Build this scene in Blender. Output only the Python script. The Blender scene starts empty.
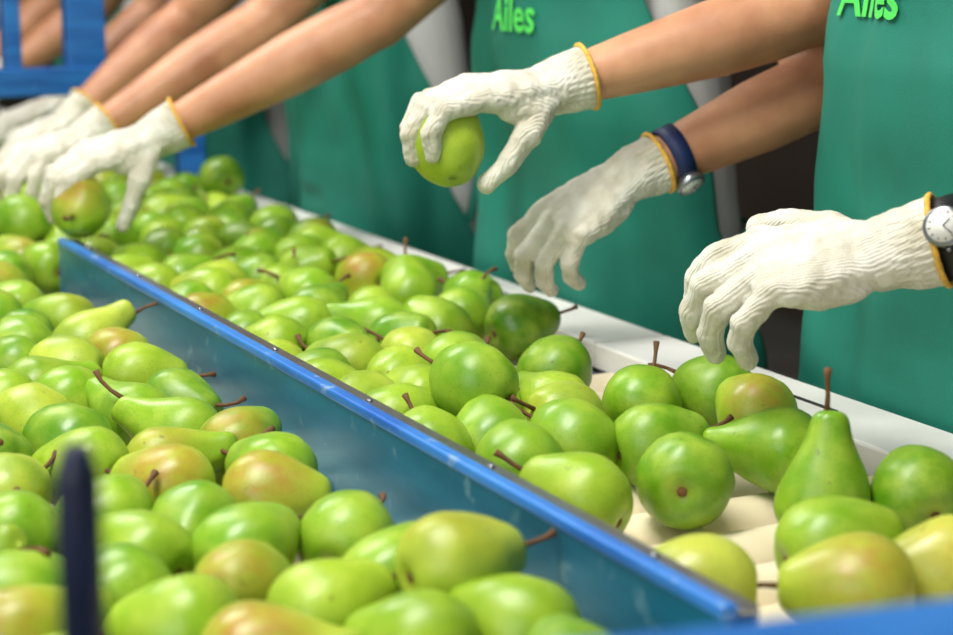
import bpy, bmesh, math, random
import numpy as np
from mathutils import Vector, Matrix, noise
from mathutils.bvhtree import BVHTree
random.seed(7); np.random.seed(7)
V=Vector
Z0=0.88          # height of the roller bed above the floor; everything is modelled relative to it
scene=bpy.context.scene
COL=scene.collection
BED=-Z0

# ------------------------------------------------------------------ materials
def srgb(r,g,b):
    f=lambda c:(c/255/12.92 if c/255<=.04045 else ((c/255+.055)/1.055)**2.4)
    return (f(r),f(g),f(b),1)
class NT:
    def __init__(s,name):
        s.m=bpy.data.materials.new(name); s.m.use_nodes=True
        s.t=s.m.node_tree; s.b=s.t.nodes['Principled BSDF']; s.l=s.t.links
    def n(s,typ,**kw):
        n=s.t.nodes.new(typ)
        for k,v in kw.items():
            setattr(n,k,v)
        return n
    def link(s,a,b): s.l.new(a,b)
    def mix(s,fac,a,b,blend='MIX'):
        n=s.t.nodes.new('ShaderNodeMix'); n.data_type='RGBA'; n.blend_type=blend
        for i,v in ((0,fac),(6,a),(7,b)):
            if hasattr(v,'is_linked') or hasattr(v,'links'): s.l.new(v,n.inputs[i])
            else: n.inputs[i].default_value=v
        return n.outputs[2]
    def ramp(s,fac,stops):
        n=s.t.nodes.new('ShaderNodeValToRGB'); e=n.color_ramp.elements
        while len(e)<len(stops): e.new(.5)
        for i,(p,c) in enumerate(stops): e[i].position=p; e[i].color=c
        s.l.new(fac,n.inputs[0]); return n.outputs[0]
    def bump(s,h,strength,dist,prev=None):
        n=s.t.nodes.new('ShaderNodeBump'); n.inputs['Strength'].default_value=strength
        n.inputs['Distance'].default_value=dist; s.l.new(h,n.inputs['Height'])
        if prev is not None: s.l.new(prev,n.inputs['Normal'])
        return n.outputs[0]
def simple(name,col,rough=.5,metal=0,noise_scale=30,var=.12,bump=0,bscale=200,bdist=.001):
    t=NT(name); b=t.b
    co=t.n('ShaderNodeTexCoord')
    nz=t.n('ShaderNodeTexNoise'); nz.inputs['Scale'].default_value=noise_scale; nz.inputs['Detail'].default_value=5
    t.link(co.outputs['Object'],nz.inputs['Vector'])
    d=tuple(c*(1-var*2) for c in col[:3])+(1,); l=tuple(min(1,c*(1+var)) for c in col[:3])+(1,)
    t.link(t.ramp(nz.outputs[0],[(.3,d),(.7,l)]),b.inputs['Base Color'])
    b.inputs['Roughness'].default_value=rough; b.inputs['Metallic'].default_value=metal
    if bump:
        n2=t.n('ShaderNodeTexNoise'); n2.inputs['Scale'].default_value=bscale
        t.link(co.outputs['Object'],n2.inputs['Vector'])
        t.link(t.bump(n2.outputs[0],bump,bdist),b.inputs['Normal'])
    return t.m
def pear_mat():
    t=NT('pear_skin'); b=t.b
    lp=t.n('ShaderNodeAttribute',attribute_name='lpos'); rn=t.n('ShaderNodeAttribute',attribute_name='prand')
    sep=t.n('ShaderNodeSeparateColor'); t.link(rn.outputs['Color'],sep.inputs[0])
    base=t.ramp(sep.outputs[0],[(0,srgb(80,136,14)),(.35,srgb(118,168,26)),(.7,srgb(156,188,44)),(1,srgb(202,202,84))])
    n1=t.n('ShaderNodeTexNoise'); n1.inputs['Scale'].default_value=38; n1.inputs['Detail'].default_value=4
    t.link(lp.outputs['Vector'],n1.inputs['Vector'])
    c=t.mix(t.ramp(n1.outputs[0],[(.35,(0,0,0,1)),(.75,(.6,.6,.6,1))]),base,srgb(188,206,72))
    n3=t.n('ShaderNodeTexNoise'); n3.inputs['Scale'].default_value=16; n3.inputs['Detail'].default_value=3
    t.link(lp.outputs['Vector'],n3.inputs['Vector'])
    c=t.mix(t.ramp(n3.outputs[0],[(.42,(0,0,0,1)),(.75,(.65,.65,.65,1))]),c,srgb(74,130,12))
    # russet blush
    ma=t.n('ShaderNodeMath',operation='MULTIPLY'); t.link(sep.outputs[1],ma.inputs[0])
    n4=t.n('ShaderNodeTexNoise'); n4.inputs['Scale'].default_value=70; n4.inputs['Detail'].default_value=6
    t.link(lp.outputs['Vector'],n4.inputs['Vector'])
    t.link(t.ramp(n4.outputs[0],[(.25,(.3,.3,.3,1)),(.7,(1.0,1.0,1.0,1))]),ma.inputs[1])
    c=t.mix(ma.outputs[0],c,srgb(172,104,44))
    # lenticels
    vo=t.n('ShaderNodeTexVoronoi'); vo.inputs['Scale'].default_value=420
    t.link(lp.outputs['Vector'],vo.inputs['Vector'])
    c=t.mix(t.ramp(vo.outputs['Distance'],[(.12,(.55,.55,.55,1)),(.26,(0,0,0,1))]),c,srgb(84,100,26))
    # bruises / specks
    v2=t.n('ShaderNodeTexNoise'); v2.inputs['Scale'].default_value=130; v2.inputs['Detail'].default_value=4
    t.link(lp.outputs['Vector'],v2.inputs['Vector'])
    c=t.mix(t.ramp(v2.outputs[0],[(.68,(0,0,0,1)),(.74,(.6,.6,.6,1))]),c,srgb(96,84,34))
    t.link(c,b.inputs['Base Color'])
    t.link(t.ramp(n1.outputs[0],[(.3,(.30,.30,.30,1)),(.7,(.46,.46,.46,1))]),b.inputs['Roughness'])
    b.inputs['Subsurface Weight'].default_value=.05; b.inputs['Subsurface Radius'].default_value=(.01,.012,.003)
    b.inputs['Subsurface Scale'].default_value=.3
    t.link(t.bump(n4.outputs[0],.3,.001),b.inputs['Normal'])
    return t.m
def glove_mat():
    t=NT('knitted_cotton'); b=t.b
    co=t.n('ShaderNodeTexCoord')
    w=t.n('ShaderNodeTexWave'); w.wave_type='BANDS'; w.bands_direction='Y'
    w.inputs['Scale'].default_value=130; w.inputs['Distortion'].default_value=1.2; w.inputs['Detail'].default_value=1
    w2=t.n('ShaderNodeTexWave'); w2.wave_type='BANDS'; w2.bands_direction='X'
    w2.inputs['Scale'].default_value=170; w2.inputs['Distortion'].default_value=1.5
    nz=t.n('ShaderNodeTexNoise'); nz.inputs['Scale'].default_value=28; nz.inputs['Detail'].default_value=5
    n2=t.n('ShaderNodeTexNoise'); n2.inputs['Scale'].default_value=60
    n3=t.n('ShaderNodeTexNoise'); n3.inputs['Scale'].default_value=600; n3.inputs['Detail'].default_value=3
    for x in (w,w2,nz,n2,n3): t.link(co.outputs['Object'],x.inputs['Vector'])
    c=t.ramp(nz.outputs[0],[(.3,srgb(190,184,160)),(.65,srgb(232,229,217))])
    c=t.mix(t.ramp(w.outputs[0],[(0,(.22,.22,.22,1)),(.5,(0,0,0,1))]),c,srgb(160,152,128))
    t.link(c,b.inputs['Base Color']); b.inputs['Roughness'].default_value=.95
    h=t.bump(w.outputs[0],.45,.0012); h=t.bump(w2.outputs[0],.25,.001,h); h=t.bump(n3.outputs[0],.4,.001,h); h=t.bump(n2.outputs[0],.6,.007,h)
    t.link(h,b.inputs['Normal']); b.inputs['Sheen Weight'].default_value=.3
    return t.m
def skin_mat():
    t=NT('skin'); b=t.b
    co=t.n('ShaderNodeTexCoord'); nz=t.n('ShaderNodeTexNoise'); nz.inputs['Scale'].default_value=14; nz.inputs['Detail'].default_value=7
    t.link(co.outputs['Object'],nz.inputs['Vector'])
    t.link(t.ramp(nz.outputs[0],[(.3,srgb(166,110,78)),(.7,srgb(206,152,114))]),b.inputs['Base Color'])
    b.inputs['Roughness'].default_value=.5; b.inputs['Subsurface Weight'].default_value=.12; b.inputs['Subsurface Scale'].default_value=.02
    n2=t.n('ShaderNodeTexNoise'); n2.inputs['Scale'].default_value=260
    t.link(co.outputs['Object'],n2.inputs['Vector']); t.link(t.bump(n2.outputs[0],.25,.001),b.inputs['Normal'])
    return t.m
def metal_paint(name,c1,c2,scr,rough=.38,metal=.25,scale=(6,6,60)):
    t=NT(name); b=t.b
    co=t.n('ShaderNodeTexCoord'); mp=t.n('ShaderNodeMapping'); mp.inputs['Scale'].default_value=scale
    t.link(co.outputs['Object'],mp.inputs['Vector'])
    nz=t.n('ShaderNodeTexNoise'); nz.inputs['Scale'].default_value=1; nz.inputs['Detail'].default_value=6
    t.link(mp.outputs[0],nz.inputs['Vector'])
    c=t.ramp(nz.outputs[0],[(.35,c1),(.65,c2)])
    n2=t.n('ShaderNodeTexNoise'); n2.inputs['Scale'].default_value=45; n2.inputs['Detail'].default_value=8
    t.link(co.outputs['Object'],n2.inputs['Vector'])
    c=t.mix(t.ramp(n2.outputs[0],[(.62,(0,0,0,1)),(.72,(.7,.7,.7,1))]),c,scr)
    t.link(c,b.inputs['Base Color']); b.inputs['Roughness'].default_value=rough; b.inputs['Metallic'].default_value=metal
    t.link(t.bump(n2.outputs[0],.1,.001),b.inputs['Normal'])
    return t.m
M=dict(
 pear=pear_mat(), glove=glove_mat(), skin=skin_mat(),
 stem=simple('pear_stem',srgb(104,70,36),.8,0,60),
 apron=simple('apron_green',srgb(12,116,98),.75,0,9,.10,.25,500,.001),
 coat=simple('white_coat',srgb(206,208,206),.85,0,8,.05,.2,300,.001),
 trousers=simple('grey_trousers',srgb(120,124,128),.9,0,8,.08),
 shoe=simple('shoe_black',srgb(30,30,32),.5), hair=simple('hair_brown',srgb(48,30,20),.6,0,120,.2,.5,150,.003),
 cap=simple('cap_green',srgb(10,96,80),.8), eye=simple('eye_white',srgb(235,232,225),.2,0,10,.01), iris=simple('iris',srgb(60,38,22),.2),
 lips=simple('lips',srgb(170,90,80),.5),
 orange=simple('cuff_thread',srgb(226,176,72),.9,0,200,.15),
 logo=simple('logo_print',srgb(80,214,92),.6,0,60,.05),
 roller=simple('roller_plastic',srgb(238,224,192),.5,0,14,.07,.1,90,.001),
 ledge=simple('ledge_white',srgb(226,226,222),.4,0,12,.05,.05,60,.001),
 ledgedark=simple('ledge_joint',srgb(40,40,42),.6),
 lip=metal_paint('blue_lip',srgb(28,100,190),srgb(60,140,222),srgb(160,190,214),.35,.1),
 face=metal_paint('teal_panel',srgb(18,100,134),srgb(36,128,164),srgb(110,160,180),.3,.3,(5,5,26)),
 blue=metal_paint('blue_paint',srgb(24,92,170),srgb(44,124,204),srgb(60,130,200),.4,.1),
 navy=simple('navy_paint',srgb(14,28,60),.4,.0), steel=simple('steel',srgb(150,155,160),.3,.9,50,.08),
 frame=metal_paint('frame_blue',srgb(18,70,130),srgb(26,86,150),srgb(110,130,150),.45,.1),
 strap=simple('watch_strap',srgb(18,18,22),.5), strapn=simple('watch_strap_navy',srgb(18,40,88),.6),
 dial=simple('watch_dial',srgb(222,222,216),.25,.0,10,.01), black=simple('black_rubber',srgb(12,12,14),.6),
 wall=simple('wall_paint',srgb(74,64,54),.9,0,1.3,.2), floor=simple('concrete_floor',srgb(110,108,102),.7,0,5,.12,.2,40,.004),
 ceil=simple('ceiling_panel',srgb(170,170,166),.9,0,2,.05),
)
def emis(name,s):
    t=NT(name); t.b.inputs['Emission Color'].default_value=(1,.97,.92,1); t.b.inputs['Emission Strength'].default_value=s; return t.m
M['tube']=emis('lamp_tube',6)

# ------------------------------------------------------------------ mesh helper
def frame(d,up=None):
    d=d.normalized(); up=V(up) if up is not None else V((0,0,1))
    if abs(d.dot(up.normalized()))>.97: up=V((1,0,0)) if abs(d.x)<.9 else V((0,1,0))
    u=up.cross(d).normalized(); return u,d.cross(u).normalized()
class MB:
    def __init__(s): s.v=[];s.f=[];s.m=[];s.sm=[]
    def add(s,vs,fs,mi=0,smooth=True):
        o=len(s.v); s.v+= [tuple(x) for x in vs]; s.f+=[tuple(i+o for i in f) for f in fs]; s.m+=[mi]*len(fs); s.sm+=[smooth]*len(fs)
    def loft(s,rings,n=18,mi=0,smooth=True,expo=1.0):
        vs=[];fs=[]
        for c,u,v,ru,rv in rings:
            for i in range(n):
                a=2*math.pi*i/n; ca,sa=math.cos(a),math.sin(a)
                ca=math.copysign(abs(ca)**expo,ca); sa=math.copysign(abs(sa)**expo,sa)
                vs.append(V(c)+u*(ru*ca)+v*(rv*sa))
        k=len(rings)
        for j in range(k-1):
            for i in range(n):
                a=j*n+i;b=j*n+(i+1)%n; fs.append((a,b,b+n,a+n))
        fs.append(tuple(reversed(range(n)))); fs.append(tuple(range((k-1)*n,k*n)))
        s.add(vs,fs,mi,smooth)
    def tube(s,pts,rad,n=14,mi=0,up=None,flat=1.0,ends=False):
        pts=[V(p) for p in pts]; R=[]
        pu=None
        for i,p in enumerate(pts):
            d=(pts[min(i+1,len(pts)-1)]-pts[max(i-1,0)])
            u,v=frame(d,up)
            if pu is not None and up is None:
                u=(pu-d.normalized()*pu.dot(d.normalized())).normalized(); v=d.normalized().cross(u)
            pu=u; R.append((p,u,v,rad[i],rad[i]*flat))
        s.loft(R,n,mi)
        if ends:
            for i in (0,-1): s.ball(pts[i],(rad[i],)*3,mi=mi)
    def ball(s,c,r,n=14,k=9,mi=0,rot=None):
        vs=[];fs=[];c=V(c)
        for j in range(1,k):
            t=math.pi*j/k
            for i in range(n):
                a=2*math.pi*i/n
                p=V((r[0]*math.sin(t)*math.cos(a),r[1]*math.sin(t)*math.sin(a),-r[2]*math.cos(t)))
                if rot is not None: p=rot@p
                vs.append(c+p)
        b=V((0,0,-r[2]));t_=V((0,0,r[2]))
        if rot is not None:b=rot@b;t_=rot@t_
        vs+= [c+b,c+t_]; B=len(vs)-2;T=B+1
        for j in range(k-2):
            for i in range(n):
                a=j*n+i;b2=j*n+(i+1)%n; fs.append((a,b2,b2+n,a+n))
        for i in range(n):
            fs.append((B,(i+1)%n,i)); o=(k-2)*n; fs.append((T,o+i,o+(i+1)%n))
        s.add(vs,fs,mi)
    def box(s,a,b,mi=0,bev=0,rot=None,piv=None):
        bm=bmesh.new(); bmesh.ops.create_cube(bm,size=1)
        a=V(a);b=V(b)
        for v in bm.verts: v.co=V(((a.x+b.x)/2+v.co.x*(b.x-a.x),(a.y+b.y)/2+v.co.y*(b.y-a.y),(a.z+b.z)/2+v.co.z*(b.z-a.z)))
        if bev: bmesh.ops.bevel(bm,geom=bm.edges[:],offset=bev,segments=2,affect='EDGES',profile=.5)
        if rot is not None:
            for v in bm.verts: v.co=rot@(v.co-V(piv))+V(piv)
        bm.verts.index_update()
        s.add([v.co.copy() for v in bm.verts],[tuple(v.index for v in f.verts) for f in bm.faces],mi,False); bm.free()
    def mesh(s,name):
        me=bpy.data.meshes.new(name); me.from_pydata(s.v,[],s.f)
        me.polygons.foreach_set('material_index',s.m); me.polygons.foreach_set('use_smooth',s.sm); me.update(); return me
    def obj(s,name,mats,parent=None,mw=None):
        me=s.mesh(name)
        for m in mats: me.materials.append(m)
        return mkobj(name,me,parent,mw)
def mkobj(name,me,parent=None,mw=None):
    o=bpy.data.objects.new(name,me); COL.objects.link(o)
    if mw is not None: o.matrix_world=mw
    if parent: o.parent=parent
    return o
def empty(name,loc=(0,0,0)):
    o=bpy.data.objects.new(name,None); COL.objects.link(o); o.location=loc; o.empty_display_size=.05; return o
def remesh(mb,voxel,smooth=4):
    me=mb.mesh('tmp'); o=bpy.data.objects.new('tmp',me); COL.objects.link(o)
    r=o.modifiers.new('r','REMESH'); r.mode='VOXEL'; r.voxel_size=voxel; r.use_smooth_shade=True
    if smooth:
        s=o.modifiers.new('s','SMOOTH'); s.iterations=smooth; s.factor=.5
    dg=bpy.context.evaluated_depsgraph_get()
    out=bpy.data.meshes.new_from_object(o.evaluated_get(dg),depsgraph=dg)
    bpy.data.objects.remove(o); out.polygons.foreach_set('use_smooth',[True]*len(out.polygons)); return out

# ------------------------------------------------------------------ pears
PROF={
 'long':[(-.0335,0),(-.036,.006),(-.0375,.013),(-.034,.022),(-.024,.0318),(-.010,.0368),(.004,.0358),(.018,.0310),(.030,.0252),(.041,.0200),(.051,.0165),(.059,.0145),(.064,.0115),(.0665,.006),(.0655,0)],
 'short':[(-.0335,0),(-.036,.007),(-.0375,.014),(-.034,.0235),(-.024,.0333),(-.010,.0378),(.004,.0372),(.017,.0330),(.028,.0275),(.037,.0222),(.044,.0180),(.049,.0130),(.051,.0065),(.0495,0)],
 'round':[(-.033,0),(-.0355,.007),(-.037,.014),(-.034,.0235),(-.024,.0333),(-.010,.0385),(.004,.0385),(.017,.0348),(.026,.0295),(.033,.0240),(.039,.0175),(.042,.0100),(.0405,0)]}
def pear_geo(kind,seed,stem=True,n=26):
    P=PROF[kind]; pr=[]
    for i in range(len(P)-1):
        p0=P[max(i-1,0)];p1=P[i];p2=P[i+1];p3=P[min(i+2,len(P)-1)]
        for t in (0,.5):
            f=lambda a,b,c,d:.5*((2*b)+(-a+c)*t+(2*a-5*b+4*c-d)*t*t+(-a+3*b-3*c+d)*t**3)
            pr.append((f(p0[0],p1[0],p2[0],p3[0]),max(0,f(p0[1],p1[1],p2[1],p3[1]))))
    pr.append(P[-1])
    mb=MB(); vs=[];fs=[]
    for z,r in pr[1:-1]:
        for i in range(n):
            a=2*math.pi*i/n; d=V((math.cos(a),math.sin(a),z*12))
            k=1+.085*noise.noise(d*1.1+V((seed*3.7,seed,0)))+.035*noise.noise(d*3+V((seed,9,0)))
            bend=.008*max(0,z)/.06*math.sin(seed*2.3)
            vs.append(V((r*k*math.cos(a)+bend,r*k*math.sin(a),z)))
    m=len(pr)-2; vs+=[V((0,0,pr[0][0])),V((0,0,pr[-1][0]))]; B=len(vs)-2
    for j in range(m-1):
        for i in range(n):
            a=j*n+i;b=j*n+(i+1)%n; fs.append((a,b,b+n,a+n))
    for i in range(n):
        fs.append((B,(i+1)%n,i)); o=(m-1)*n; fs.append((B+1,o+i,o+(i+1)%n))
    mb.add(vs,fs,0)
    mb.ball((0,0,-.0345),(.0045,.0045,.0022),8,5,1)
    if stem:
        zt=pr[-1][0]; k=math.sin(seed*5.1); L=.026+.010*abs(math.cos(seed))
        pts=[(0,0,zt-.004),(.001*k,0,zt+L*.4),(.004*k,.002,zt+L*.75),(.010*k,.004,zt+L)]
        mb.tube(pts,[.0026,.0019,.0020,.0034],7,1)
    return mb
GEO={}
for kd in PROF:
    for sd in range(4): GEO[(kd,sd)]=pear_geo(kd,sd+1.3)
    GEO[(kd,'ns')]=pear_geo(kd,2.2,False)
def axis(phi,elev):
    a=math.radians(phi-27); e=math.radians(elev); return V((math.cos(a)*math.cos(e),math.sin(a)*math.cos(e),math.sin(e)))
A62='0123456789ABCDEFGHIJKLMNOPQRSTUVWXYZabcdefghijklmnopqrstuvwxyz'
# bed positions (x,y in millimetres, two base-62 digits each), surveyed for the individually placed pears
S='CVIbDeHCEfGgELJAFLL2FhMOEDMMD5KCCTFJD0EaBwENATFEE2OgFES6ByKlApIOAuK6AxLVBIM4CgPaAJMu9iLHDYSNEjTRFxUfCzT4EjXgF1WLBgTkB5QPEEaNDSamFnezCrWSEva1G7biFtWmCQbPBwckCQfVAnarDVgAEcg9Flk3FgmPAMYMAEUvB4XOB7V4AYSBABOsBafwDMlHGijZ85bY7PXr7vWB6hUB6KRE7xSp86RK5uNs72P57TNu6TLL7oL97YKU6TIQ7kIO5LKG5HIe6OHE7aGu6dGI53Ge4qHl5hFZ76F67zFf8OFE4HK53qI73jH24QJ28BGl5nHy5kQT6MQA'
POS=[]
for i in range(0,len(S),4):
    POS.append(((A62.index(S[i])*62+A62.index(S[i+1]))/1000,(A62.index(S[i+2])*62+A62.index(S[i+3]))/1000))
r_,s_,l_='round','short','long'
# (z, heading, elevation, kind, blush, tint)
D=[(.04,80,0,r_,0,.15),(.042,78,78,l_,0,.25),(.04,100,10,r_,0,.05),(.045,165,0,l_,0,.3),(.05,120,5,s_,.6,.6),(.04,150,20,r_,0,.1),(.04,70,30,r_,.1,.3),(.04,20,10,s_,0,.2),(.04,15,8,s_,.1,.5),(.04,180,5,s_,.3,.95),(.05,170,0,s_,.6,.8),(.035,170,0,s_,.2,.9),
(.04,60,20,r_,0,.1),(.04,30,10,s_,.1,.0),(.05,140,20,r_,0,.4),(.05,150,20,s_,0,.6),(.05,120,10,r_,0,.4),(.05,100,20,s_,0,.4),(.065,150,20,r_,0,.4),(.06,60,10,s_,0,.5),(.06,50,20,r_,0,.5),(.06,110,30,r_,0,.5),(.05,150,25,s_,0,.5),(.06,65,30,l_,0,.4),(.04,120,10,s_,0,.3),(.06,170,10,l_,.2,.4),(.06,130,0,s_,.85,.7),(.04,100,50,s_,0,.5),(.06,170,10,s_,0,.45),(.06,140,10,s_,.2,.5),(.04,70,10,s_,0,.5),(.05,150,0,r_,0,.3),(.05,60,10,s_,.1,.4),(.06,140,20,s_,0,.4),(.05,20,0,s_,0,.5),(.05,10,0,l_,.1,.6),(.04,20,10,s_,0,.3),
(.05,80,10,r_,.3,.1),(.05,120,10,r_,0,.3),(.05,20,10,s_,0,.4),(.06,150,10,s_,0,.6),(.05,50,10,r_,0,.4),(.05,50,10,r_,.3,.3),(.05,150,10,s_,0,.2),(.05,130,10,s_,0,.1),(.06,160,10,s_,.1,.7),(.06,50,10,r_,.7,.6),(.06,160,5,s_,.4,.6),(.05,170,0,s_,.3,.5),(.06,160,0,s_,0,.6),(.06,10,0,s_,.4,.7),(.05,20,5,s_,0,.5),(.05,40,5,s_,0,.4),(.05,120,5,s_,0,.1),
(.04,100,10,s_,0,.2),(.05,150,10,s_,0,.5),(.05,170,10,s_,.3,.5),(.05,120,10,r_,.1,.3),(.06,38,15,l_,.1,.4),(.05,130,10,s_,.7,.6),(.05,10,0,s_,0,.7),(.045,140,30,r_,0,.15),(.06,140,25,l_,0,.4),(.06,160,25,l_,.1,.45),(.04,160,10,s_,.8,.75),(.05,140,10,s_,.1,.4),(.04,0,0,s_,.8,.7),(.05,60,10,s_,.2,.35),(.05,70,10,s_,0,.4),(.05,60,20,r_,0,.5),(.05,150,5,s_,0,.6),(.05,60,15,s_,0,.5),(.05,60,25,s_,0,.5),(.05,30,20,s_,.1,.7),(.05,160,0,s_,.2,.5),(.04,120,10,s_,0,.4),(.06,0,5,l_,.85,.8),(.05,160,5,s_,0,.6),(.05,30,5,s_,.3,.8),(.04,160,10,s_,0,.6),(.04,100,10,s_,.2,.4),(.05,60,5,s_,0,.4),(.05,30,5,l_,.6,.7),(.04,80,20,s_,.1,.3),(.04,30,5,s_,0,.5),(.04,60,5,s_,0,.5),(.04,130,5,s_,0,.6),(.04,70,5,s_,0,.4)]
pears=[]
for k,((x,y),(z,ph,el,kd,bl,ti)) in enumerate(zip(POS,D)):
    if k in (83,84,85,71): continue
    if k==11: x-=.025;y-=.01
    pears.append([V((x,y,z)),axis(ph,el),kd,bl,ti,1,.95 if x<.571 else (.97 if y>1.2 else 1.0)])
def filler(x0,x1,y0,y1,step,z,prob=1,md=.055):
    y=y0
    while y<y1:
        x=x0+random.uniform(0,.02)
        while x<x1:
            if random.random()<prob:
                p=V((x+random.uniform(-.015,.015),y+random.uniform(-.015,.015),z))
                if min(((p-q[0]).to_2d().length) for q in pears)>md:
                    pears.append([p,axis(random.uniform(0,360),random.uniform(-5,30)),random.choice([s_,s_,r_,l_]),min(.6,max(0,random.gauss(-.1,.38))),random.random()*.85,0,random.uniform(.88,.97)])
            x+=step
        y+=step
filler(.22,.50,.86,1.5,.045,.038,1,.060)
filler(.22,.52,1.5,2.25,.05,.04,1,.058)
filler(.62,.96,2.15,3.9,.074,.045,.95)
filler(.24,.60,2.30,3.9,.074,.045,.95)
filler(.30,.95,2.35,3.7,.09,.08,.3)
filler(.63,.80,1.38,2.2,.055,.04,1,.050)
N=len(pears)
pos=np.array([p[0][:] for p in pears]); ax=np.array([p[1][:] for p in pears]); pin=np.array([p[5] for p in pears]); sc=np.array([p[6] for p in pears])
near=(pos[:,0]<.571)
nl=np.array([{'long':.042,'short':.028,'round':.018}[p[2]] for p in pears]); nr=np.array([{'long':.020,'short':.025,'round':.030}[p[2]] for p in pears])
tgt=pos.copy(); r=np.concatenate([.0365*sc,nr*sc])
for it in range(260):
    c=np.concatenate([pos,pos+ax*(nl*sc)[:,None]])
    if it%12==0:
        d=c[:,None,:]-c[None,:,:]; L=(d**2).sum(-1); I,J=np.nonzero(np.triu(L<.10**2,1)); k=(I%N)!=(J%N); I=I[k];J=J[k]
    d=c[I]-c[J]; L=np.sqrt((d**2).sum(-1))+1e-9; ov=np.clip(r[I]+r[J]-L,0,None); ps=d/L[:,None]*(ov*.28)[:,None]
    push=np.zeros_like(c); np.add.at(push,I,ps); np.add.at(push,J,-ps)
    pos+= push[:N]+push[N:]
    xy=tgt-pos; xy[:,2]=0
    pos+= xy*(.16*pin)[:,None]
    pos[:,2]-=.0016
    cap=np.where(near&(pos[:,1]<2.3),.062,np.where(pos[:,1]<2.3,.072,.082))
    pos[:,2]=np.minimum(pos[:,2],cap)
    neck=pos+ax*(nl*sc)[:,None]
    low=np.minimum(pos[:,2]-.0365*sc,neck[:,2]-nr*sc); pos[:,2]+=np.clip(-low,0,None)
    y=pos[:,1]
    lo=np.where(near,.19,np.where(y<2.34,.594,.19)); hi=np.where(near&(y<2.34),.540,1.0)
    xmin=np.minimum(pos[:,0]-.0365*sc,neck[:,0]-nr*sc); xmax=np.maximum(pos[:,0]+.0365*sc,neck[:,0]+nr*sc)
    pos[:,0]+=np.clip(lo-xmin,0,None)-np.clip(xmax-hi,0,None)
def add_pear(a,s,mb,mat,rnd,blush):
    off=V((random.random()*9,random.random()*9,random.random()*9)); bd=V((random.gauss(0,1),random.gauss(0,1),random.gauss(0,.5))).normalized()
    lv=np.array(mb.v); R3=np.array(mat)[:3,:3]; tr=np.array(mat)[:3,3]
    if blush>=.5: bd=V(R3.T@np.array([-.3,-.45,.75])).normalized()   # sun-side blush uppermost
    o=a['n']; a['n']+=len(lv)
    a['v'].append(lv@R3.T+tr); a['lp'].append(lv+np.array(off))
    w=(lv/np.maximum(1e-6,np.linalg.norm(lv,axis=1))[:,None])@np.array(bd)
    b=np.clip((w-.25)*1.4,0,1)*blush; cal=np.clip(1-np.linalg.norm(lv-np.array([0,0,-.036]),axis=1)/.009,0,1)*.6
    c=np.zeros((len(lv),4)); c[:,0]=rnd; c[:,1]=np.maximum(b,cal); c[:,3]=1; a['c'].append(c)
    s['f']+=[tuple(i+o for i in f) for f in mb.f]; s['m']+=mb.m
def pear_object(name,items,parent=None):
    a={'v':[],'lp':[],'c':[],'n':0};s={'f':[],'m':[]}
    for p,axv,kd,bl,ti,scl in items:
        u,w=frame(V(axv)); rot=Matrix((u,w,V(axv).normalized())).transposed()@Matrix.Rotation(random.uniform(0,6.28),3,'Z')
        mt=Matrix.Translation(V(p))@rot.to_4x4()@Matrix.Scale(scl,4)
        add_pear(a,s,GEO[(kd,random.choice([0,1,2,3,'ns']))],mt,ti,bl)
    me=bpy.data.meshes.new(name); me.from_pydata(np.concatenate(a['v']).tolist(),[],s['f']); me.materials.append(M['pear']); me.materials.append(M['stem'])
    me.polygons.foreach_set('material_index',s['m']); me.polygons.foreach_set('use_smooth',[True]*len(s['f']))
    at=me.attributes.new('lpos','FLOAT_VECTOR','POINT'); at.data.foreach_set('vector',np.concatenate(a['lp']).astype(np.float32).ravel())
    at=me.attributes.new('prand','FLOAT_COLOR','POINT'); at.data.foreach_set('color',np.concatenate(a['c']).astype(np.float32).ravel())
    me.update(); return mkobj(name,me,parent)
held=[V((.808,1.656,.258)),V((.598,2.305,.122)),V((.579,2.544,.070))]
items=[(pos[i],ax[i],pears[i][2],pears[i][3],pears[i][4],sc[i]) for i in range(N) if all((V(pos[i])-h).length>.066 for h in held)]
pear_object('pears_on_conveyor',items)
pear_object('pear',[(held[0],V((-.1,-.5,-.6)),'round',.3,.75,1.08)])
pear_object('pear',[(held[1],V((-.3,-.5,-.1)),'round',.8,.5,1.0)])
pear_object('pear',[(held[2],V((-.2,.3,.3)),'round',0,.2,1.0)])
# ------------------------------------------------------------------ conveyor
YA,YB=.45,6.0
conv=empty('roller_conveyor',(0,0,0))
mb=MB(); R=.0335; y=YA
while y<YB:
    for x0,x1 in ((.175,.563),(.583,1.0)):
        rings=[(x0,R-.003),(x0+.003,R),(x1-.003,R),(x1,R-.003)]
        c=[(V((x,y,-R)),V((0,1,0)),V((0,0,1)),r,r) for x,r in rings]; mb.loft(c,32)
        mb.tube([(x0-.01,y,-R),(x0+.002,y,-R)],[.008,.008],10,1)
    y+=.0735
mb.obj('rollers',[M['roller'],M['steel']],conv)
mb=MB()
mb.box((.14,YA-.05,-.12),(.172,YB,.05),0,.004)
mb.box((.565,YA-.05,-.14),(.581,YB,-.013),0,.002)
mb.box((1.003,YA-.05,-.14),(1.008,YB,-.012),0,.001)
mb.box((.172,YA,-.30),(1.003,YB,-.29),1)
for yy in (.6,2.4,4.2,5.9):
    for xx in (.14,.955):
        mb.box((xx,yy,BED),(xx+.05,yy+.05,-.12),0,.003)
    mb.box((.14,yy,-.55),(1.0,yy+.04,-.51),0,.003); mb.box((.14,yy,-.34),(1.0,yy+.04,-.30),0,.003)
mb.obj('side_frame',[M['frame'],M['steel']],conv)
div=empty('lane_divider')
mb=MB(); ya,yb=.80,2.30
mb.box((.567,ya,-.012),(.571,yb,.078),0,.001)
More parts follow.
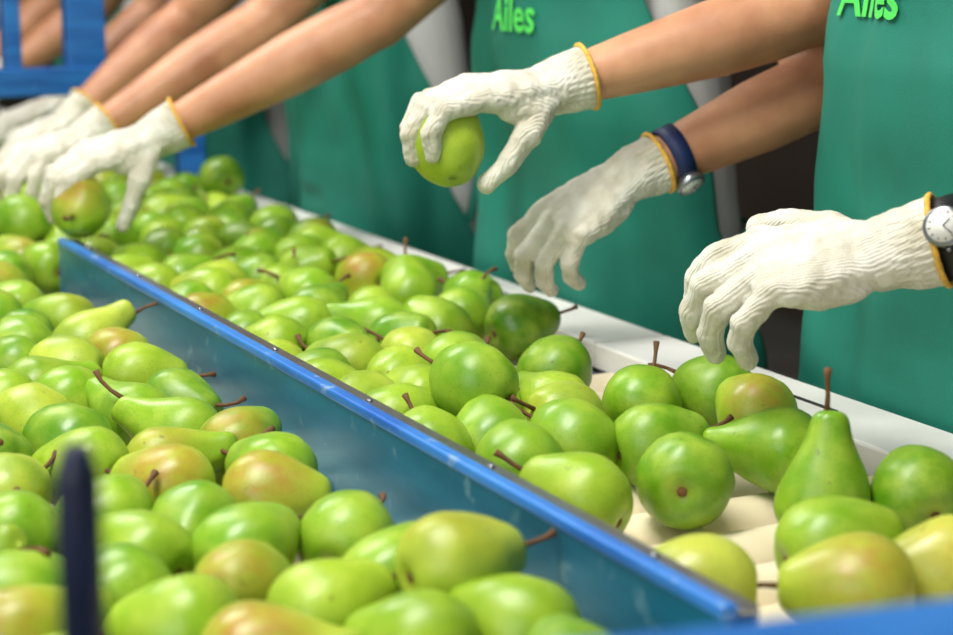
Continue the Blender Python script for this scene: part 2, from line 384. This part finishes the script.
mb.obj('panel',[M['face']],div)
mb=MB()
mb.box((.5655,ya,.0745),(.5775,yb+.004,.0835),0,.0022)
mb.box((.5775,ya,.0755),(.592,yb+.004,.0805),1,.0015)
mb.box((.5885,ya,-.012),(.592,yb,.078),1,.001)
mb.box((.567,yb,-.012),(.592,yb+.004,.078),0,.001)
for k in range(7):
    yy=.9+k*.22; mb.ball((.584,yy,.081),(.003,.003,.0018),10,6,1)
mb.obj('folded_lip',[M['lip'],M['steel']],div)
led=empty('sorting_ledge')
mb=MB()
y=YA
while y<YB:
    y2=min(y+.62,YB); mb.box((1.010,y+.0015,-.010),(1.105,y2-.0015,.020),0,.003)
    mb.box((1.055,y+.25,.0195),(1.060,y+.40,.0212),1); y=y2
mb.box((1.02,YA,-.012),(1.10,YB,.012),1)
mb.box((1.085,YA,-.11),(1.104,YB,-.012),0,.002)
mb.box((1.030,YA,-.05),(1.09,YB,-.012),0,.002)
mb.obj('ledge_top',[M['ledge'],M['ledgedark']],led)
mb=MB()
for yy in (.6,2.4,4.2,5.9):
    mb.box((1.05,yy,BED),(1.09,yy+.04,-.05),0,.003)
mb.obj('ledge_legs',[M['frame']],led)
a=V((.330,.545,.2)); b=V((.477,.518,.2)); d=(b-a).normalized(); p0=a-d*.10; p1=b+d*.62
mb=MB(); ang=math.atan2(d.y,d.x); Lr=(p1-p0).length
rot=Matrix.Rotation(ang,3,'Z')
mb.box(p0+V((0,-.05,-.06)),p0+V((Lr,0,0)),0,.006,rot,p0)
# carried by two floor posts
mb.box((p0.x+.0,p0.y-.047,BED),(p0.x+.04,p0.y-.01,.14),0,.004)
pe=p0+d*(Lr-.03); mb.box((pe.x-.03,pe.y-.045,BED),(pe.x+.01,pe.y-.005,.14),0,.004)
mb.obj('guard_rail',[M['blue']])
mb=MB(); px,py=.159,.635
mb.tube([(px,py,.05),(px,py,.260),(px,py,.272)],[.0085,.0085,.005],14,0); mb.tube([(px,py,.04),(px,py,.06)],[.016,.016],14,1); mb.box((.142,.61,.05),(.176,.66,.056),1,.002)
mb.obj('control_lever',[M['navy'],M['steel']])
mb=MB(); Y=3.2
for x,w in ((.085,.05),(.71,.03),(.82,.07),(1.02,.05)):
    zb={.085:BED,1.02:.02}.get(x,.195)
    mb.box((x,Y,zb),(x+w,Y+.04,.95),0,.004)
mb.box((.085,Y-.004,.195),(1.07,Y+.044,.245),0,.004); mb.box((.085,Y-.004,.95),(1.07,Y+.044,1.0),0,.004)
mb.box((.085,Y-.002,.40),(1.07,Y+.042,.43),0,.004)
mb.obj('gate_frame',[M['blue']])
# ------------------------------------------------------------------ hands (knitted gloves)
CL=.044
def glove(name,wrist,Dv,Nv,side,elbow,curls,splay=(7,2,-3,-9),thumb=((48,-22),(30,-28),(18,-34)),scale=1.0,watch=None,parent=None,vox=.0021):
    wrist=V(wrist); X=V(Dv).normalized(); Nn=V(Nv); Z=(Nn-X*Nn.dot(X)).normalized(); Yv=Z.cross(X)
    mw=Matrix((X,Yv,Z)).transposed().to_4x4(); mw.translation=wrist
    inv=mw.inverted(); mb=MB(); S=side
    ey=V((0,1,0)); ez=V((0,0,1))
    ring=lambda x,hy,hz,yo=0,zo=0:(V((x,yo*S,zo)),ey,ez,hy,hz)
    mb.loft([ring(-.012,.027,.022),ring(.012,.031,.0215,.001),ring(.035,.038,.0205,.001),ring(.06,.0425,.019),ring(.082,.0435,.0165,0,.001),ring(.095,.0405,.013,0,.001),ring(.101,.034,.008,0,0)],22,expo=.85)
    mb.ball((.038,.026*S,-.012),(.033,.018,.016)); mb.ball((.045,-.026*S,-.009),(.036,.014,.013)); mb.ball((-.004,0,0),(.034,.0315,.0285))
    bases=[(.092,.0325),(.098,.0112),(.0945,-.0105),(.085,-.0312)]
    segs=[(.043,.026,.022),(.047,.030,.024),(.043,.028,.023),(.034,.021,.021)]
    rads=[(.0120,.0113,.0106,.0094),(.0122,.0115,.0108,.0096),(.0118,.0111,.0104,.0092),(.0107,.0101,.0095,.0084)]
    for f in range(4):
        bx,by=bases[f]; p=V((bx,by*S,.002)); yaw=math.radians(splay[f])*S; pit=0
        pts=[V((bx-.035,by*.8*S,.001)),p.copy()]; rr=[rads[f][0]*1.0,rads[f][0]*1.06]
        for k in range(3):
            pit+=math.radians(curls[f][k]); L=segs[f][k]
            d=V((math.cos(yaw)*math.cos(pit),math.sin(yaw)*math.cos(pit),-math.sin(pit)))
            pts.append(p+d*L*.5); rr.append(rads[f][k]*.95)
            p=p+d*L; pts.append(p.copy()); rr.append(rads[f][k+1]*(1.06 if k<2 else .95))
        mb.tube(pts,rr,14); mb.ball(pts[-1],(rr[-1],)*3)
        for q,r in zip(pts[1:-1],rr[1:-1]): mb.ball(q,(r,)*3,12,8)
        mb.ball(V((bx-.004,by*S,.006)),(.013,.0105,.010))
    p=V((.014,.020*S,-.008)); pts=[p.copy()]; rr=[.017]
    for (yw,pt),L,r in zip(thumb,(.044,.036,.030),(.0150,.0122,.0105)):
        y_=math.radians(yw)*S; t_=math.radians(pt); d=V((math.cos(y_)*math.cos(t_),math.sin(y_)*math.cos(t_),math.sin(t_)))
        pts.append(p+d*L*.5); rr.append((rr[-1]+r)/2*.97); p=p+d*L; pts.append(p.copy()); rr.append(r)
    mb.tube(pts,rr,14)
    for q,r in zip(pts[1:],rr[1:]): mb.ball(q,(r,)*3,12,8)
    e=(inv@V(elbow)).normalized()
    cf=[V((.012,0,0)),V((0,0,0))+e*.004,e*.018,e*.032,e*CL]
    mb.tube(cf,[.027,.0305,.0325,.0343,.0357],24,up=(0,0,1),flat=.94)
    if scale!=1.0:
        mb.v=[tuple(c*scale for c in v) for v in mb.v]
    me=remesh(mb,vox,5)
    n=len(me.vertices); C=np.zeros(n*3,dtype=np.float32); NN=np.zeros(n*3,dtype=np.float32)
    me.vertices.foreach_get('co',C); me.vertices.foreach_get('normal',NN); C=C.reshape(-1,3); NN=NN.reshape(-1,3)
    wv=np.array([.0019*noise.noise(V((c[0]*60,c[1]*42,c[2]*42)))+.0009*noise.noise(V((c[0]*140,c[1]*100,c[2]*100))) for c in C.tolist()])
    t=C@np.array(e); u=C-t[:,None]*np.array(e); an=np.arctan2(u[:,2],u[:,1])
    wv+=np.where((t>.012)&(C[:,0]<.02),.0006*np.sin(an*30),0)
    me.vertices.foreach_set('co',(C+NN*wv[:,None]).astype(np.float32).ravel()); me.update()
    me.materials.append(M['glove'])
    o=mkobj(name,me,parent,mw)
    mb2=MB(); u,v=frame(e,(0,0,1)); n=40; ctr=e*CL*scale
    pts=[ctr+u*(.0360*scale*math.cos(2*math.pi*i/n))+v*(.0360*.95*scale*math.sin(2*math.pi*i/n)) for i in range(n+1)]
    mb2.tube(pts,[.0024+.0005*(i%2) for i in range(n+1)],8)
    mb2.obj('cuff_edge',[M['orange']],o)
    if watch:
        off,strapm,facing=watch; ed=(V(elbow)-wrist).normalized(); cpt=wrist+ed*off
        u,v=frame(ed,(0,0,1)); mb3=MB(); n=40; w=.010
        rr=.0320; vs=[];fs=[]
        for j,(t,r) in enumerate(((-w,rr),(-w,rr+.0035),(w,rr+.0045),(w,rr))):
            for i in range(n):
                a=2*math.pi*i/n; vs.append(cpt+ed*t+u*(r*math.cos(a))+v*(r*.95*math.sin(a)))
        for j in range(4):
            for i in range(n): fs.append((j*n+i,j*n+(i+1)%n,((j+1)%4)*n+(i+1)%n,((j+1)%4)*n+i))
        mb3.add(vs,fs,0)
        fn=V(facing); fn=(fn-ed*fn.dot(ed)).normalized(); cc=cpt+fn*.034; a_,b_=frame(fn,ed)
        rg=lambda h,r:(cc+fn*h,a_,b_,r,r)
        mb3.loft([rg(-.003,.0155),rg(.004,.0165),rg(.0075,.0165),rg(.009,.0150)],28,1)
        mb3.loft([rg(.0088,.0132),rg(.0096,.0132)],28,2)
        hh=cc+fn*.0098
        for ang,L in ((.6,.010),(2.2,.007)):
            q=a_*math.cos(ang)+b_*math.sin(ang); mb3.tube([hh,hh+q*L],[.0006,.0004],5,0)
        for k in range(12):
            q=a_*math.cos(k*math.pi/6)+b_*math.sin(k*math.pi/6); mb3.tube([hh+q*.0100,hh+q*.0122],[.0004,.0004],4,0)
        mb3.ball(cc+a_*.0185+fn*.004,(.002,.002,.002),8,6,1)
        mb3.obj('wristwatch',[M[strapm],M['steel'],M['dial']])
    return o

# ------------------------------------------------------------------ workers
def lerp(a,b,t): return a+(b-a)*t
APR=[]
def worker(Yc,Xh,Xs,zs,Rarm,Larm,seed,gl,look=(0,0),wide=0,vox=.0065,belz=.40,half_lo=84):
    root=empty('packing_worker'); rn=random.Random(seed)
    mb=MB(); ex=V((1,0,0)); ey=V((0,1,0)); ez=V((0,0,1))
    def xc(z):
        t=max(0,min(1,(z-0)/(zs))); return lerp(Xh,Xs,t*t*.6+t*.4)
    tor=[(-.16,.11,.185),(-.02,.128,.205),(.06,.125,.198),(.14,.120,.190),(.24,.122,.188),(.34,.125,.188),(.43,.118,.187),(zs-.03,.100,.180),(zs+.02,.075,.135),(zs+.045,.058,.075)]
    mb.loft([(V((xc(z),Yc,z)),ex,ey,a,b) for z,a,b in tor],30)
    nb=V((Xs-.005,Yc,zs+.02)); hc=V((Xs-.06,Yc+look[1],zs+.168))
    mb.tube([nb,nb+(hc-nb)*.5,hc],[.064,.057,.057],18)
    rotH=Matrix.Rotation(math.radians(look[0]),3,'Z')@Matrix.Rotation(math.radians(-28),3,'Y')
    H=lambda x,y,z: hc+rotH@V((x,y,z))
    mb.ball(H(.01,0,.04),(.098,.079,.088),20,14,rot=rotH); mb.ball(H(-.028,0,-.02),(.066,.068,.085),20,14,rot=rotH); mb.ball(H(-.050,0,-.082),(.032,.040,.026),12,8,rot=rotH)
    mb.tube([H(-.088,0,.02),H(-.102,0,-.005),H(-.110,0,-.022)],[.009,.011,.013],10); mb.ball(H(-.108,0,-.026),(.013,.016,.010),rot=rotH)
    mb.ball(H(-.086,0,-.055),(.014,.026,.010),rot=rotH)
    for s in (1,-1):
        mb.ball(H(.005,.080*s,-.005),(.018,.010,.031),rot=rotH); mb.ball(H(-.075,.034*s,.024),(.020,.024,.009),rot=rotH); mb.ball(H(-.062,.040*s,-.030),(.026,.022,.022),rot=rotH)
    for s in (1,-1):
        hp=V((Xh,Yc+.09*s,-.06)); kn=V((Xh-.01,Yc+.10*s,-.42)); an=V((Xh+.03,Yc+.10*s,BED+.09))
        mb.tube([hp,lerp(hp,kn,.35),lerp(hp,kn,.8),kn,lerp(kn,an,.3),lerp(kn,an,.8),an],[.095,.092,.074,.068,.070,.056,.054],18,ends=True)
        mb.tube([V((Xh+.06,Yc+.10*s,BED+.045)),V((Xh-.03,Yc+.11*s,BED+.045)),V((Xh-.13,Yc+.115*s,BED+.032)),V((Xh-.17,Yc+.12*s,BED+.028))],[.040,.043,.036,.020],14,ends=False)
    arms=[]
    for k,(sh,el,wr) in enumerate((Rarm,Larm)):
        sh,el,wr=V(sh),V(el),V(wr); arms.append((sh,el,wr))
        mb.ball(sh,(.066,.066,.066)); mb.tube([V((sh.x,lerp(sh.y,Yc,.6),sh.z-.02)),sh],[.075,.066],16)
        mb.tube([sh,lerp(sh,el,.3),lerp(sh,el,.7),el],[.056,.053,.046,.042],16); mb.ball(el,(.042,)*3)
        mb.tube([el,lerp(el,wr,.18),lerp(el,wr,.38),lerp(el,wr,.7),lerp(el,wr,.88),wr],[.0415,.0455,.0445,.035,.0285,.0235],18,up=(0,0,1),flat=.94)
        se=lerp(sh,el,.50); mb.tube([sh,lerp(sh,se,.5),se],[.068,.069,.070],18)
    me=remesh(mb,vox,5)
    for m in ('skin','coat','trousers','shoe','hair'): me.materials.append(M[m])
    nf=len(me.polygons); C=np.zeros(nf*3,dtype=np.float32); me.polygons.foreach_get('center',C); C=C.reshape(-1,3).astype(float)
    def dseg(a,b):
        a=np.array(a);b=np.array(b); t=np.clip(((C-a)@(b-a))/((b-a)@(b-a)),0,1); return np.linalg.norm(C-(a+t[:,None]*(b-a)),axis=1),t
    K=np.ones(nf,dtype=np.int32); z=C[:,2]
    K[z<-.14]=2; K[z<BED+.085]=3
    q=(C-np.array(hc))@np.array(rotH)
    hd=((z>zs+.050)&(np.hypot(C[:,0]-nb.x+.01,C[:,1]-Yc)<.078))|(z>zs+.10)
    hair=((q[:,2]>.075)|((q[:,0]>.012)&(q[:,2]>-.055)))
    hair&=~((q[:,0]<0)&(q[:,2]<.07)); hair&=~((np.abs(q[:,1])>.081)&(q[:,2]<.03))
    K[hd]=0; K[hd&hair]=4
    for sh,el,wr in arms:
        d1,t1=dseg(sh,el); d2,t2=dseg(el,wr); K[(d2<.052)&(t2>0)]=0; K[(d1<.058)&(t1>.51)]=0
    me.polygons.foreach_set('material_index',K)
    mkobj('body',me,root)
    mb=MB()
    for s in (1,-1):
        mb.ball(H(-.079,.034*s,.006),(.0125,.0140,.0085),12,8,0,rot=rotH); mb.ball(H(-.0885,.034*s,.004),(.004,.0055,.0055),10,6,1,rot=rotH)
        mb.tube([H(-.094,.018*s,.032),H(-.096,.036*s,.035),H(-.088,.054*s,.029)],[.0025,.003,.002],6,2)
    mb.tube([H(-.094,-.024,-.056),H(-.101,0,-.052),H(-.094,.024,-.056)],[.002,.0058,.002],8,3)
    mb.ball(H(.016,0,.066),(.104,.087,.080),22,12,4,rot=rotH)
    mb.obj('face_and_cap',[M['eye'],M['iris'],M['hair'],M['lips'],M['cap']],root)
    nu,nvv=90,90; vs=[];fs=[]
    zt=zs-.07; zb=-.46
    ph=rn.uniform(0,6)
    for j in range(nvv+1):
        z=lerp(zt,zb,j/nvv)
        zz=max(z,-.02); a=b=None
        for (z1,a1,b1),(z2,a2,b2) in zip(tor,tor[1:]):
            if z1<=zz<=z2: t=(zz-z1)/(z2-z1); a=lerp(a1,a2,t); b=lerp(b1,b2,t)
        x0=xc(zz)
        low=max(0,(.30-z)/.6); bel=max(0,min(1,(belz-z)/.16))
        a+=.018+.012*bel; b+=.014+.026*bel+.03*max(0,-z)+wide*bel
        half=math.radians(lerp(66,half_lo,bel)+18*max(0,min(1,(.12-z)/.2)))
        for i in range(nu+1):
            th=lerp(-half,half,i/nu)
            amp=.005+.015*min(1.2,low)
            fold=math.sin(th*6.5+ph+z*2.2+1.2*noise.noise(V((th,z*1.5,seed))))*amp+amp*1.1*noise.noise(V((th*2.6,z*1.6,seed*2.1)))
            fold+=.010*noise.noise(V((th*3,z*9,seed+5)))
            cx=math.cos(th); sx=math.sin(th)
            ex_=.8; cx=math.copysign(abs(cx)**ex_,cx); sx=math.copysign(abs(sx)**ex_,sx)
            vx=x0-(a+fold)*cx; vy=Yc-(b+fold)*sx
            vs.append(V((max(vx,1.113 if z<.06 else -9),vy,z)))
    for j in range(nvv):
        for i in range(nu):
            q=j*(nu+1)+i; fs.append((q,q+nu+1,q+nu+2,q+1))
    mb=MB(); mb.add(vs,fs,0)
    ap=mb.obj('apron',[M['apron']],None); APR.append(ap)
    bvh=BVHTree.FromPolygons(vs,fs)
    mb=MB()
    for i,s in ((0,1),(nu,-1)):
        top=vs[i]; q=V((Xs-.02,Yc+.075*s,zs+.062)); mid=V((Xs-.105,Yc+.10*s,zs+.012))
        mb.tube([top+V((0,0,-.01)),mid,q,V((Xs+.055,Yc+.05*s,zs+.055))],[.009]*4,8,flat=.3)
    row=int(nvv*.48)
    mb.tube([vs[row*(nu+1)+nu],V((Xh+.05,Yc-.195,.10)),V((Xh+.11,Yc-.12,.10)),V((Xh+.130,Yc,.10)),V((Xh+.11,Yc+.12,.10)),V((Xh+.05,Yc+.195,.10)),vs[row*(nu+1)]],[.008]*7,8,flat=.4)
    mb.obj('straps',[M['apron']],ap)
    for g in gl:
        hand,kw=g; sh,el,wr=arms[0 if hand=='R' else 1]
        glove('work_glove',wr,elbow=el,side=1 if hand=='R' else -1,**kw)
    return ap,bvh
def logo(ap,bvh,yc,z,size=.036):
    cu=bpy.data.curves.new('logo','FONT'); cu.body='Ailes'; cu.size=size; cu.align_x='CENTER'; cu.resolution_u=3; cu.shear=.12; cu.offset=.0013
    to=mkobj('t',cu); dg=bpy.context.evaluated_depsgraph_get(); me=bpy.data.meshes.new_from_object(to.evaluated_get(dg)); bpy.data.objects.remove(to)
    bm=bmesh.new(); bm.from_mesh(me); bmesh.ops.triangulate(bm,faces=bm.faces[:])
    for _ in range(2):
        bmesh.ops.subdivide_edges(bm,edges=[e for e in bm.edges if e.calc_length()>.005],cuts=1)
        bmesh.ops.triangulate(bm,faces=bm.faces[:])
    for v in bm.verts:
        y=yc-v.co.x; zz=z+v.co.y
        h=bvh.ray_cast(V((.5,y,zz)),V((1,0,0)))
        x=h[0].x if h[0] else 1.1
        v.co=V((x-.0035,y,zz))
    bm.to_mesh(me); bm.free(); me.materials.clear(); me.materials.append(M['logo']); mkobj('printed_logo',me,ap)

relax=[(22,28,18),(26,32,20),(30,34,22),(34,36,24)]
W=[]
W.append(worker(1.28,1.27,1.25,.57,((1.26,1.44,.57),(1.21,1.575,.388),(.926,1.650,.308)),((1.24,1.10,.57),(1.15,.92,.295),(.951,1.137,.208)),1,[
 ('R',dict(Dv=(-.95,.06,-.05),Nv=(-.10,-.15,.98),curls=[(8,48,40),(10,50,40),(12,50,40),(16,46,38)],thumb=((38,-38),(8,-50),(-14,-45)))),
 ('L',dict(Dv=(-.74,.56,-.16),Nv=(-.38,-.38,.85),curls=[(24,28,18),(28,34,22),(34,36,22),(38,38,24)],splay=(9,3,-4,-12),scale=1.06,watch=(.058,'strap',(-.62,-.7,.4)),thumb=((54,-8),(36,-12),(22,-16))))],wide=.012,belz=.50,half_lo=90))
W.append(worker(2.03,1.27,1.20,.54,((1.18,2.17,.54),(.99,2.23,.36),(.705,2.330,.205)),((1.22,1.84,.54),(1.27,1.605,.310),(1.025,1.655,.207)),2,[
 ('R',dict(Dv=(-.90,.04,-.26),Nv=(-.28,-.2,.94),curls=[(10,50,38),(10,50,38),(12,50,38),(16,46,36)],thumb=((42,-34),(8,-56),(-14,-54)))),
 ('L',dict(Dv=(-.66,.10,-.44),Nv=(-.66,-.45,.60),curls=[(24,38,24),(28,40,26),(32,42,26),(38,42,28)],scale=.96,watch=(.060,'strapn',(-.1,-.6,-.8)),thumb=((30,-30),(18,-34),(8,-34))))],wide=.02))
W.append(worker(2.77,1.27,1.19,.54,((1.18,2.93,.54),(.996,3.07,.33),(.77,3.02,.165)),((1.18,2.60,.54),(.99,2.66,.34),(.70,2.66,.172)),3,[
 ('R',dict(Dv=(-.85,.05,-.35),Nv=(-.2,-.2,.93),curls=relax)),
 ('L',dict(Dv=(-.86,-.26,-.20),Nv=(-.2,-.2,.93),curls=relax))],half_lo=84))
W.append(worker(3.55,1.27,1.20,.54,((1.18,3.72,.54),(1.05,3.85,.33),(.83,3.85,.18)),((1.18,3.38,.54),(1.05,3.44,.33),(.85,3.42,.16)),4,[
 ('R',dict(Dv=(-.85,.05,-.35),Nv=(-.2,-.2,.93),curls=relax,vox=.003)),
 ('L',dict(Dv=(-.86,.0,-.30),Nv=(-.2,-.2,.93),curls=relax,vox=.003))],vox=.009))
W.append(worker(4.35,1.27,1.20,.54,((1.18,4.52,.54),(1.05,4.62,.33),(.83,4.62,.18)),((1.18,4.18,.54),(1.05,4.24,.33),(.85,4.22,.16)),5,[
 ('R',dict(Dv=(-.85,.05,-.35),Nv=(-.2,-.2,.93),curls=relax,vox=.003)),
 ('L',dict(Dv=(-.86,.0,-.30),Nv=(-.2,-.2,.93),curls=relax,vox=.003))],vox=.009))
logo(W[0][0],W[0][1],1.380,.388,.062)
logo(W[1][0],W[1][1],2.030,.350,.062)
for ap in APR:
    so=ap.modifiers.new('t','SOLIDIFY'); so.thickness=.0022

# ------------------------------------------------------------------ hall
mb=MB(); mb.box((-3,-2,BED-.1),(4.1,9.1,BED),0); mb.obj('floor',[M['floor']])
mb=MB(); mb.box((4.0,-2,BED),(4.1,9.1,3.0),0); mb.obj('wall_right',[M['wall']])
mb=MB(); mb.box((-3,9.0,BED),(4.0,9.1,3.0),0); mb.obj('wall_back',[M['wall']])
mb=MB(); mb.box((-3,-2,3.0),(4.1,9.1,3.1),0); mb.obj('ceiling',[M['ceil']])
for i,(x,y) in enumerate(((.3,1.2),(.3,3.4),(.3,5.6))):
    mb=MB(); mb.box((x-.12,y-.65,1.96),(x+.12,y+.65,2.02),0,.005)
    for s in (-.06,.06): mb.tube([(x+s,y-.6,1.945),(x+s,y+.6,1.945)],[.016,.016],12,1)
    for s in (-.5,.5): mb.tube([(x,y+s,2.0),(x,y+s,3.0)],[.005,.005],6,2)
    mb.obj('ceiling_lamp',[M['ceil'],M['tube'],M['steel']])
def area(name,loc,tgt,sx,sy,power,col):
    l=bpy.data.lights.new(name,'AREA'); l.shape='RECTANGLE'; l.size=sx; l.size_y=sy; l.energy=power; l.color=col
    o=bpy.data.objects.new(name,l); COL.objects.link(o); o.location=loc
    o.rotation_euler=(V(tgt)-V(loc)).to_track_quat('-Z','Y').to_euler(); return o
area('lamp_light_front',(.1,1.2,1.85),(.7,1.5,0),.4,1.2,50,(1,.97,.91))
area('lamp_light_mid',(.2,3.2,1.85),(.7,3.0,0),.4,1.2,42,(1,.97,.91))
area('front_fill_light',(-1.8,-.2,1.3),(.9,1.9,.1),2.0,1.8,36,(1,.99,.97))  # added fill from the open side, brightens the upright aprons; no doorway is modelled
w=bpy.data.worlds.new('World'); scene.world=w; w.use_nodes=True
w.node_tree.nodes['Background'].inputs[0].default_value=(.98,.99,1,1); w.node_tree.nodes['Background'].inputs[1].default_value=.30

# ------------------------------------------------------------------ camera
cam=bpy.data.cameras.new('camera'); co=bpy.data.objects.new('camera',cam); COL.objects.link(co)
TH,P=math.radians(27.05),math.radians(11.55)
Fw=V((math.sin(TH)*math.cos(P),math.cos(TH)*math.cos(P),-math.sin(P)))
co.location=(0,0,.45); co.rotation_euler=Fw.to_track_quat('-Z','Y').to_euler()
cam.lens=68; cam.sensor_width=36; cam.clip_start=.05
cam.dof.use_dof=True; cam.dof.focus_distance=1.62; cam.dof.aperture_fstop=4.6
scene.camera=co
try: scene.view_settings.view_transform='Standard'
except Exception: pass
for o in list(bpy.data.objects):
    if o.parent is None: o.location.z+=Z0
